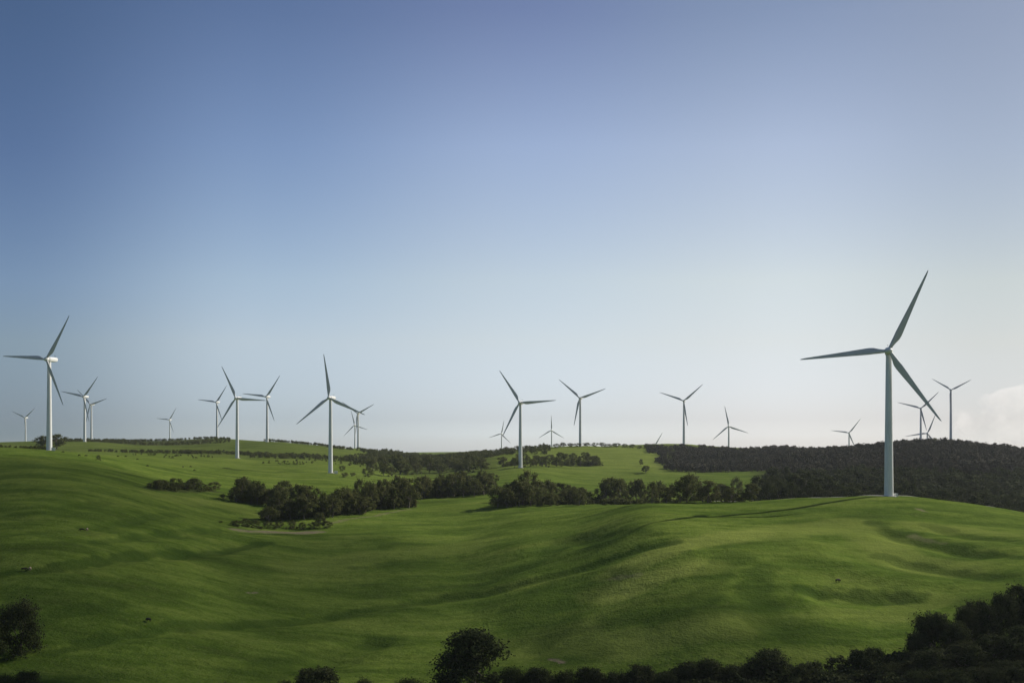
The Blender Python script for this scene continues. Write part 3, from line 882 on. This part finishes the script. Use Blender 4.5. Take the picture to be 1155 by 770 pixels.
wd.append(scatter(725, 900, 1260, 1820, 8.6, 7.5, lambda p, D, x: (p > 745 - 25 * smooth(1500, 1750, D) + 30 * vnoise(D / 80, x / 80, 4)) & (D < 1760 + 40 * vnoise(x / 60, D / 60, 8)), 3))
wood('brown_woodland', np.concatenate(wd), M_wood, 'dark brownish woodland covering the right hill behind the knoll')
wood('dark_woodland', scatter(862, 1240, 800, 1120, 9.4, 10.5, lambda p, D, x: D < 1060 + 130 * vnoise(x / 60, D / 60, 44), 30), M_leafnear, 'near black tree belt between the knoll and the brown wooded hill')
wd = []
wd.append(scatter(380, 570, 1370, 2050, 11, 7.5, lambda p, D, x: (vnoise(x / 70, D / 120, 6) > -0.06) & (p > 402 + 40 * vnoise(D / 70, x / 70, 31)) & (p < 548 + 50 * vnoise(D / 90, x / 70, 32)), 4))
wd.append(scatter(520, 620, 1500, 1660, 9, 6, lambda p, D, x: vnoise(x / 90, D / 50, 5) > -0.05, 5))
wd.append(scatter(100, 420, 1400, 1500, 8, 4.5, lambda p, D, x: vnoise(x / 70, D / 40, 7) > -0.12, 6))
wd.append(scatter(60, 260, 1840, 2150, 11, 4, lambda p, D, x: vnoise(x / 150, D / 60, 8) > -0.2, 7))
wd.append(scatter(-60, 60, 905, 960, 6, 3.2, lambda p, D, x: vnoise(x / 30, D / 30, 2) > -0.25, 8))
wd.append(scatter(280, 400, 1830, 1960, 11, 5, lambda p, D, x: vnoise(x / 60, D / 60, 12) > -0.05, 9))
wd.append(scatter(150, 420, 1150, 1400, 16, 2.4, lambda p, D, x: vnoise(x / 60, D / 60, 14) > 0.18, 10))
def along(pts, nn, h, dj, seed):
    rng = np.random.default_rng(seed)
    P = np.array([hit_with(height, *p) for p in pts])
    d = np.concatenate([[0], np.cumsum(np.hypot(*np.diff(P, axis=0).T))])
    t = rng.uniform(0, d[-1], nn)
    x = np.interp(t, d, P[:, 0]) + rng.normal(0, dj * 0.5, nn); y = np.interp(t, d, P[:, 1]) + np.abs(rng.normal(0, dj, nn))
    hh = h * rng.uniform(0.5, 1.35, nn)
    return np.stack([x, y, height(x, y) - 0.3, hh, hh * rng.uniform(1.0, 1.7, nn)], 1)
wd.append(along([(304,587),(384,580.5),(462,572)], 130, 5.0, 8, 21))
wd.append(along([(262,565),(318,569)], 45, 4.0, 7, 22))
wd.append(along([(468,562.5),(556,557)], 90, 5.0, 8, 23))
wd.append(along([(560,570.5),(668,568.5)], 110, 4.2, 9, 24))
wd.append(along([(672,567.5),(850,565.5)], 110, 4.0, 10, 25))
wd.append(along([(166,551),(234,552.5)], 50, 2.6, 7, 26))
wd.append(along([(256,591),(346,596.5)], 22, 1.6, 5, 27))
wd.append(along([(566,527),(676,525)], 70, 4.0, 10, 28))
wood('green_woodland', np.concatenate(wd), M_leaf, 'dark green woods and hedge strips on the far left and middle hills')

# undergrowth filling the foot of the foreground trees
FINE = [make_tree(400 + s, 900, 0.05, fm, 4, False, 0.45) for s, fm in enumerate(['bush', 'dome', 'bush', 'bush'])]
FARV = FINE
wd = []
wd.append(scatter(548, 1180, 252, 286, 3.6, 6.4, None, 51))
wd.append(scatter(1000, 1190, 250, 292, 5.0, 6.5, lambda p, D, x: p > 1012 + (D - 255) * 2.4, 52))
wd.append(scatter(-30, 60, 255, 268, 4.5, 4.0, None, 53))
wood('undergrowth', np.concatenate(wd), M_leafnear, 'dark bushy undergrowth filling the gaps between the foreground trees')

# ------------------------------------------------------------------ cattle
def cow_mesh():
    J = [(-.70, 0, 1.16, .33), (-.1, 0, 1.08, .40), (.50, 0, 1.14, .36), (.85, 0, 1.08, .22), (1.12, 0, .80, .17), (1.28, 0, .52, .12), (1.34, 0, .36, .09)]
    E = [(k, k + 1) for k in range(6)]
    def leg(root, pts):
        p = root
        for q in pts:
            J.append(q); E.append((p, len(J) - 1)); p = len(J) - 1
    for s in (-1, 1):
        leg(2, [(.55, .2 * s, .78, .15), (.56, .2 * s, .42, .085), (.55, .2 * s, .10, .065), (.60, .2 * s, .03, .07)])
        leg(0, [(-.78, .22 * s, .84, .19), (-.66, .22 * s, .68, .12), (-.88, .22 * s, .44, .075), (-.80, .22 * s, .10, .065), (-.75, .22 * s, .03, .07)])
        leg(4, [(1.06, .20 * s, .93, .045)])
    leg(0, [(-1.04, 0, 1.16, .05), (-1.12, 0, .75, .03), (-1.12, 0, .5, .045)])
    m = bpy.data.meshes.new('cow')
    m.from_pydata([j[:3] for j in J], E, [])
    sk = m.skin_vertices.new() if hasattr(m.skin_vertices, 'new') else None
    return m, [j[3] for j in J]
def make_cow():
    m, rad = cow_mesh()
    o = bpy.data.objects.new('cow', m); COL.objects.link(o)
    md = o.modifiers.new('skin', 'SKIN')
    sv = m.skin_vertices[0].data
    for k, r_ in enumerate(rad):
        sv[k].radius = (r_ * 0.85, r_); sv[k].use_root = (k == 0)
    o.modifiers.new('sub', 'SUBSURF').render_levels = 1
    dg = bpy.context.evaluated_depsgraph_get()
    me2 = bpy.data.meshes.new_from_object(o.evaluated_get(dg))
    bpy.data.objects.remove(o)
    me2.polygons.foreach_set('use_smooth', np.ones(len(me2.polygons), dtype=bool))
    return me2
cow_a = make_cow(); cow_b = cow_a.copy()
cow_a.materials.clear(); cow_b.materials.clear()
cow_a.materials.append(M_hide_dark); cow_b.materials.append(M_hide_pale)
COWS = [
 (71, 510.5, 0, 10, 'dark cow grazing just right of the hilltop kiosk'),
 (89.5, 514.2, 0, 170, 'dark cow on the left hill below the overlapping turbines, left of the small bush'),
 (97, 514.8, 0, 30, 'second dark cow below the overlapping turbines, nearer the small bush'),
 (133, 515.3, 0, 5, 'left of the pair of dark cows on the hill right of the small bush'),
 (142, 515.4, 0, 185, 'right of the pair of dark cows on the hill right of the small bush'),
 (155, 518.5, 0, 20, 'dark cow right of the grazing pair, slightly downhill'),
 (166.5, 526, 0, 160, 'dark cow standing alone above the low shrub strip'),
 (206.5, 527, 0, 80, 'dark cow above the shrub strip, left of two'),
 (215, 527, 0, 10, 'dark cow above the shrub strip, right of two'),
 (219.5, 531, 0, 190, 'lowest dark cow above the shrub strip'),
 (92.5, 598.8, 0, 200, 'dark cow beside a pale one on the middle of the left slope'),
 (98.3, 598.6, 1, 95, 'pale cow beside a dark one on the middle of the left slope'),
 (27.5, 643.8, 0, 15, 'dark cow beside a pale one low on the left slope'),
 (34, 643.2, 1, 100, 'pale cow beside a dark one low on the left slope'),
 (167.5, 701, 0, 150, 'dark cow nearest the viewer in the shaded lower left pasture'),
 (945, 656.5, 0, 30, 'single dark cow on the bright slope below the knoll turbine'),
]
for px, py, pale, rz, lab in COWS:
    x, y, z = hit(px, py)
    o = put('cow', cow_b if pale else cow_a, None, None, (x, y, z + 0.0))
    o.rotation_euler = (0, 0, R(rz)); o.scale = (0.92, 0.92, 0.92)
    tag(o, lab, 'cow', 'cattle grazing on the pasture')

# ------------------------------------------------------------------ sky, sun, haze, cloud
w = bpy.data.worlds.new('World'); SC.world = w; w.use_nodes = True
nt = w.node_tree
sky = nt.nodes.new('ShaderNodeTexSky'); sky.sky_type = 'NISHITA'
sky.sun_disc = False; sky.sun_elevation = SUN_EL; sky.sun_rotation = SUN_AZ
sky.altitude = 100; sky.air_density = 1.0; sky.dust_density = 0.6; sky.ozone_density = 2.5
bg = nt.nodes['Background']; bg.inputs['Strength'].default_value = 0.09
# the sky's own tone by bearing and height: deep blue to the left and above, pale toward the sun and the horizon
SKY = [(-0.4155, [(0.3325, (0.53, 0.579, 0.693)), (0.2366, (0.606, 0.639, 0.786)), (0.1366, (0.776, 0.786, 0.903)), (0.0883, (0.752, 0.751, 0.835)), (0.0274, (0.49, 0.584, 0.867)), (0.0148, (0.433, 0.576, 0.89))]),
 (-0.2177, [(0.3522, (0.779, 0.765, 0.869)), (0.2515, (1.118, 1.046, 1.118)), (0.1456, (1.451, 1.291, 1.24)), (0.0942, (1.437, 1.266, 1.276)), (0.0293, (0.953, 1.043, 1.418)), (0.0157, (1.014, 1.151, 1.603))]),
 (-0.0004, [(0.3596, (0.988, 0.848, 0.923)), (0.2572, (1.572, 1.31, 1.251)), (0.1491, (1.744, 1.419, 1.229)), (0.0965, (1.591, 1.333, 1.266)), (0.03, (1.146, 1.177, 1.539)), (0.0161, (1.291, 1.422, 1.943))]),
 (0.2066, [(0.3529, (1.109, 0.95, 0.904)), (0.2521, (1.621, 1.3, 1.15)), (0.146, (1.763, 1.383, 1.122)), (0.0944, (1.534, 1.252, 1.153)), (0.0293, (1.141, 1.124, 1.433)), (0.0158, (1.226, 1.29, 1.734))]),
 (0.4135, [(0.3328, (1.076, 0.905, 0.819)), (0.2368, (1.199, 0.997, 0.882)), (0.1368, (1.293, 1.048, 0.855)), (0.0884, (1.147, 0.954, 0.882)), (0.0275, (0.853, 0.857, 1.097)), (0.0148, (0.917, 0.984, 1.327))])]
tcn = nt.nodes.new('ShaderNodeTexCoord'); sx = nt.nodes.new('ShaderNodeSeparateXYZ'); nt.links.new(tcn.outputs['Generated'], sx.inputs[0])
def wmath(op, a, b=None):
    m = nt.nodes.new('ShaderNodeMath'); m.operation = op
    for q, v in ((0, a), (1, b)):
        if v is None: continue
        if hasattr(v, 'is_output'): nt.links.new(v, m.inputs[q])
        else: m.inputs[q].default_value = v
    return m.outputs[0]
wz = wmath('MULTIPLY', sx.outputs['Z'], 2.5)
waz = wmath('ARCTAN2', sx.outputs['X'], sx.outputs['Y'])
prev = None; paz = None
kmax = max(v for _, col in SKY for _, c in col for v in c)
for az_, col in SKY:
    rp = nt.nodes.new('ShaderNodeValToRGB'); nt.links.new(wz, rp.inputs[0])
    el = rp.color_ramp.elements
    while len(el) < len(col): el.new(0.5)
    for e_, (zz, c) in zip(el, sorted(col)):
        e_.position = max(0.0, zz * 2.5); e_.color = (c[0] / kmax, c[1] / kmax, c[2] / kmax, 1)
    if prev is None:
        prev = rp.outputs[0]
    else:
        mr = nt.nodes.new('ShaderNodeMapRange'); mr.interpolation_type = 'SMOOTHSTEP'; nt.links.new(waz, mr.inputs['Value'])
        mr.inputs['From Min'].default_value = paz; mr.inputs['From Max'].default_value = az_
        mx = nt.nodes.new('ShaderNodeMix'); mx.data_type = 'RGBA'
        nt.links.new(mr.outputs[0], mx.inputs[0]); nt.links.new(prev, mx.inputs[6]); nt.links.new(rp.outputs[0], mx.inputs[7])
        prev = mx.outputs[2]
    paz = az_
mul = nt.nodes.new('ShaderNodeMix'); mul.data_type = 'RGBA'; mul.blend_type = 'MULTIPLY'; mul.inputs[0].default_value = 1.0
nt.links.new(sky.outputs[0], mul.inputs[6]); nt.links.new(prev, mul.inputs[7])
bg.inputs['Strength'].default_value = 0.09 * kmax
nt.links.new(mul.outputs[2], bg.inputs[0])

sl = bpy.data.lights.new('sun', 'SUN'); sl.energy = 5.0; sl.angle = R(0.53); sl.color = (1.0, 0.94, 0.84)
so = bpy.data.objects.new('sun', sl); COL.objects.link(so)
sd = Vector((math.sin(SUN_AZ) * math.cos(SUN_EL), math.cos(SUN_AZ) * math.cos(SUN_EL), math.sin(SUN_EL)))
so.rotation_euler = (-sd).to_track_quat('-Z', 'Y').to_euler()
so.location = (300, 200, 400)

zlo = float(gz.min()) - 1.0
HB = 14600.0; ztop = 150.0
b = bmesh.new(); box_bm(b, (0, 0, (zlo + ztop) / 2), (HB * 2, HB * 2, ztop - zlo))
hm = bm_mesh('haze', b, False)
km = bpy.data.materials.new('haze'); km.use_nodes = True
km.node_tree.nodes.clear()
ho = km.node_tree.nodes.new('ShaderNodeOutputMaterial'); pv = km.node_tree.nodes.new('ShaderNodeVolumePrincipled')
pv.inputs['Color'].default_value = (0.86, 0.91, 0.97, 1); pv.inputs['Density'].default_value = 3.0e-5; pv.inputs['Anisotropy'].default_value = 0.35
km.node_tree.links.new(pv.outputs[0], ho.inputs['Volume'])
tag(put('haze', hm, km), 'thin pale air between the hills', 'haze', kind='stuff')

# cumulus bank low on the right, far beyond the hills
def cloud():
    D = 26000
    bm = bmesh.new()
    rc = random.Random(4)
    lumps = [(1100, 470, 26), (1118, 462, 26), (1140, 452, 22), (1158, 450, 24), (1180, 455, 30), (1130, 475, 30), (1160, 478, 34), (1200, 475, 36), (1095, 484, 20), (1112, 488, 22), (1225, 468, 36), (1240, 480, 36)]
    for px, py, r in lumps:
        x, y, z = world_of(px, D + rc.uniform(-500, 500), py)
        bmesh.ops.create_icosphere(bm, subdivisions=3, radius=r * D / F, matrix=Matrix.Translation((x, y, max(z, 420))) @ Matrix.Diagonal((1.1, 1.1, 0.72, 1)))
    m = bm_mesh('cloud', bm)
    o = bpy.data.objects.new('cloud', m); COL.objects.link(o)
    r_ = o.modifiers.new('r', 'REMESH'); r_.mode = 'VOXEL'; r_.voxel_size = 90
    dg = bpy.context.evaluated_depsgraph_get()
    me2 = bpy.data.meshes.new_from_object(o.evaluated_get(dg))
    bpy.data.objects.remove(o)
    km = bpy.data.materials.new('cloud'); km.use_nodes = True; t = km.node_tree; t.nodes.clear()
    out = t.nodes.new('ShaderNodeOutputMaterial'); pv = t.nodes.new('ShaderNodeVolumePrincipled')
    pos = t.nodes.new('ShaderNodeNewGeometry'); nz = t.nodes.new('ShaderNodeTexNoise')
    t.links.new(pos.outputs['Position'], nz.inputs['Vector']); nz.inputs['Scale'].default_value = 0.0016; nz.inputs['Detail'].default_value = 5; nz.inputs['Roughness'].default_value = 0.6
    mr = t.nodes.new('ShaderNodeMapRange'); t.links.new(nz.outputs['Fac'], mr.inputs['Value'])
    mr.inputs['From Min'].default_value = 0.46; mr.inputs['From Max'].default_value = 0.66; mr.inputs['To Max'].default_value = 0.0015
    t.links.new(mr.outputs[0], pv.inputs['Density'])
    pv.inputs['Color'].default_value = (0.995, 0.985, 0.965, 1); pv.inputs['Anisotropy'].default_value = 0.45
    t.links.new(pv.outputs[0], out.inputs['Volume'])
    o = put('cloud', me2, km)
    tag(o, 'soft cream cumulus cloud low over the right hill at the frame edge', 'cloud')
cloud()
def added_shade_cloud():  # unseen cloud added out of frame to shade the lower left pasture
    tz = 900.0
    bm = bmesh.new()
    k = tz / math.tan(SUN_EL)
    for gx_, gy_, a, b_, hgt, dz in [(-190, 400, 190, 230, 46, 0), (-120, 300, 240, 110, 40, 12), (-330, 560, 190, 200, 40, -8), (60, 262, 220, 60, 26, 20), (-300, 330, 220, 200, 48, 6)]:
        c = Vector((gx_ + (k + 45 / math.tan(SUN_EL)) * math.sin(SUN_AZ), gy_ + (k + 45 / math.tan(SUN_EL)) * math.cos(SUN_AZ), tz + dz))
        bmesh.ops.create_icosphere(bm, subdivisions=4, radius=1, matrix=Matrix.Translation(c) @ Matrix.Diagonal((a, b_, hgt, 1)))
    for v in bm.verts:
        v.co += Vector((v.co.x, v.co.y, 0)).normalized() * 0
    m = bm_mesh('added_shade_cloud', bm)
    km = bpy.data.materials.new('added_shade_cloud'); km.use_nodes = True; t = km.node_tree; t.nodes.clear()
    out = t.nodes.new('ShaderNodeOutputMaterial'); pv = t.nodes.new('ShaderNodeVolumePrincipled')
    pv.inputs['Density'].default_value = 0.0075; pv.inputs['Color'].default_value = (0.99, 0.99, 0.98, 1); pv.inputs['Anisotropy'].default_value = 0.5
    t.links.new(pv.outputs[0], out.inputs['Volume'])
    tag(put('added_shade_cloud', m, km), 'added thin white cloud high outside the view whose shade dims the left pasture', 'cloud', kind='stuff')
added_shade_cloud()

# ------------------------------------------------------------------ camera and render settings
cam = bpy.data.cameras.new('camera'); co = bpy.data.objects.new('camera', cam); COL.objects.link(co)
cam.sensor_fit = 'HORIZONTAL'; cam.sensor_width = 36.0; cam.lens = F / 1155 * 36.0
cam.shift_y = (HY - 385.0) / 1155.0
cam.clip_start = 0.5; cam.clip_end = 80000
co.location = (0, 0, 0); co.rotation_euler = (R(90), 0, 0)
SC.camera = co
SC.render.engine = 'CYCLES'
cy = SC.cycles
cy.max_bounces = 6; cy.diffuse_bounces = 3; cy.glossy_bounces = 2; cy.transmission_bounces = 2; cy.volume_bounces = 5; cy.transparent_max_bounces = 8
cy.use_denoising = True
try:
    cy.volume_step_rate = 1.0; cy.volume_max_steps = 256
except Exception:
    pass
vs = SC.view_settings
vs.view_transform = 'Standard'; vs.look = 'None'; vs.gamma = 1.0; vs.exposure = 0.0
vs.use_curve_mapping = False
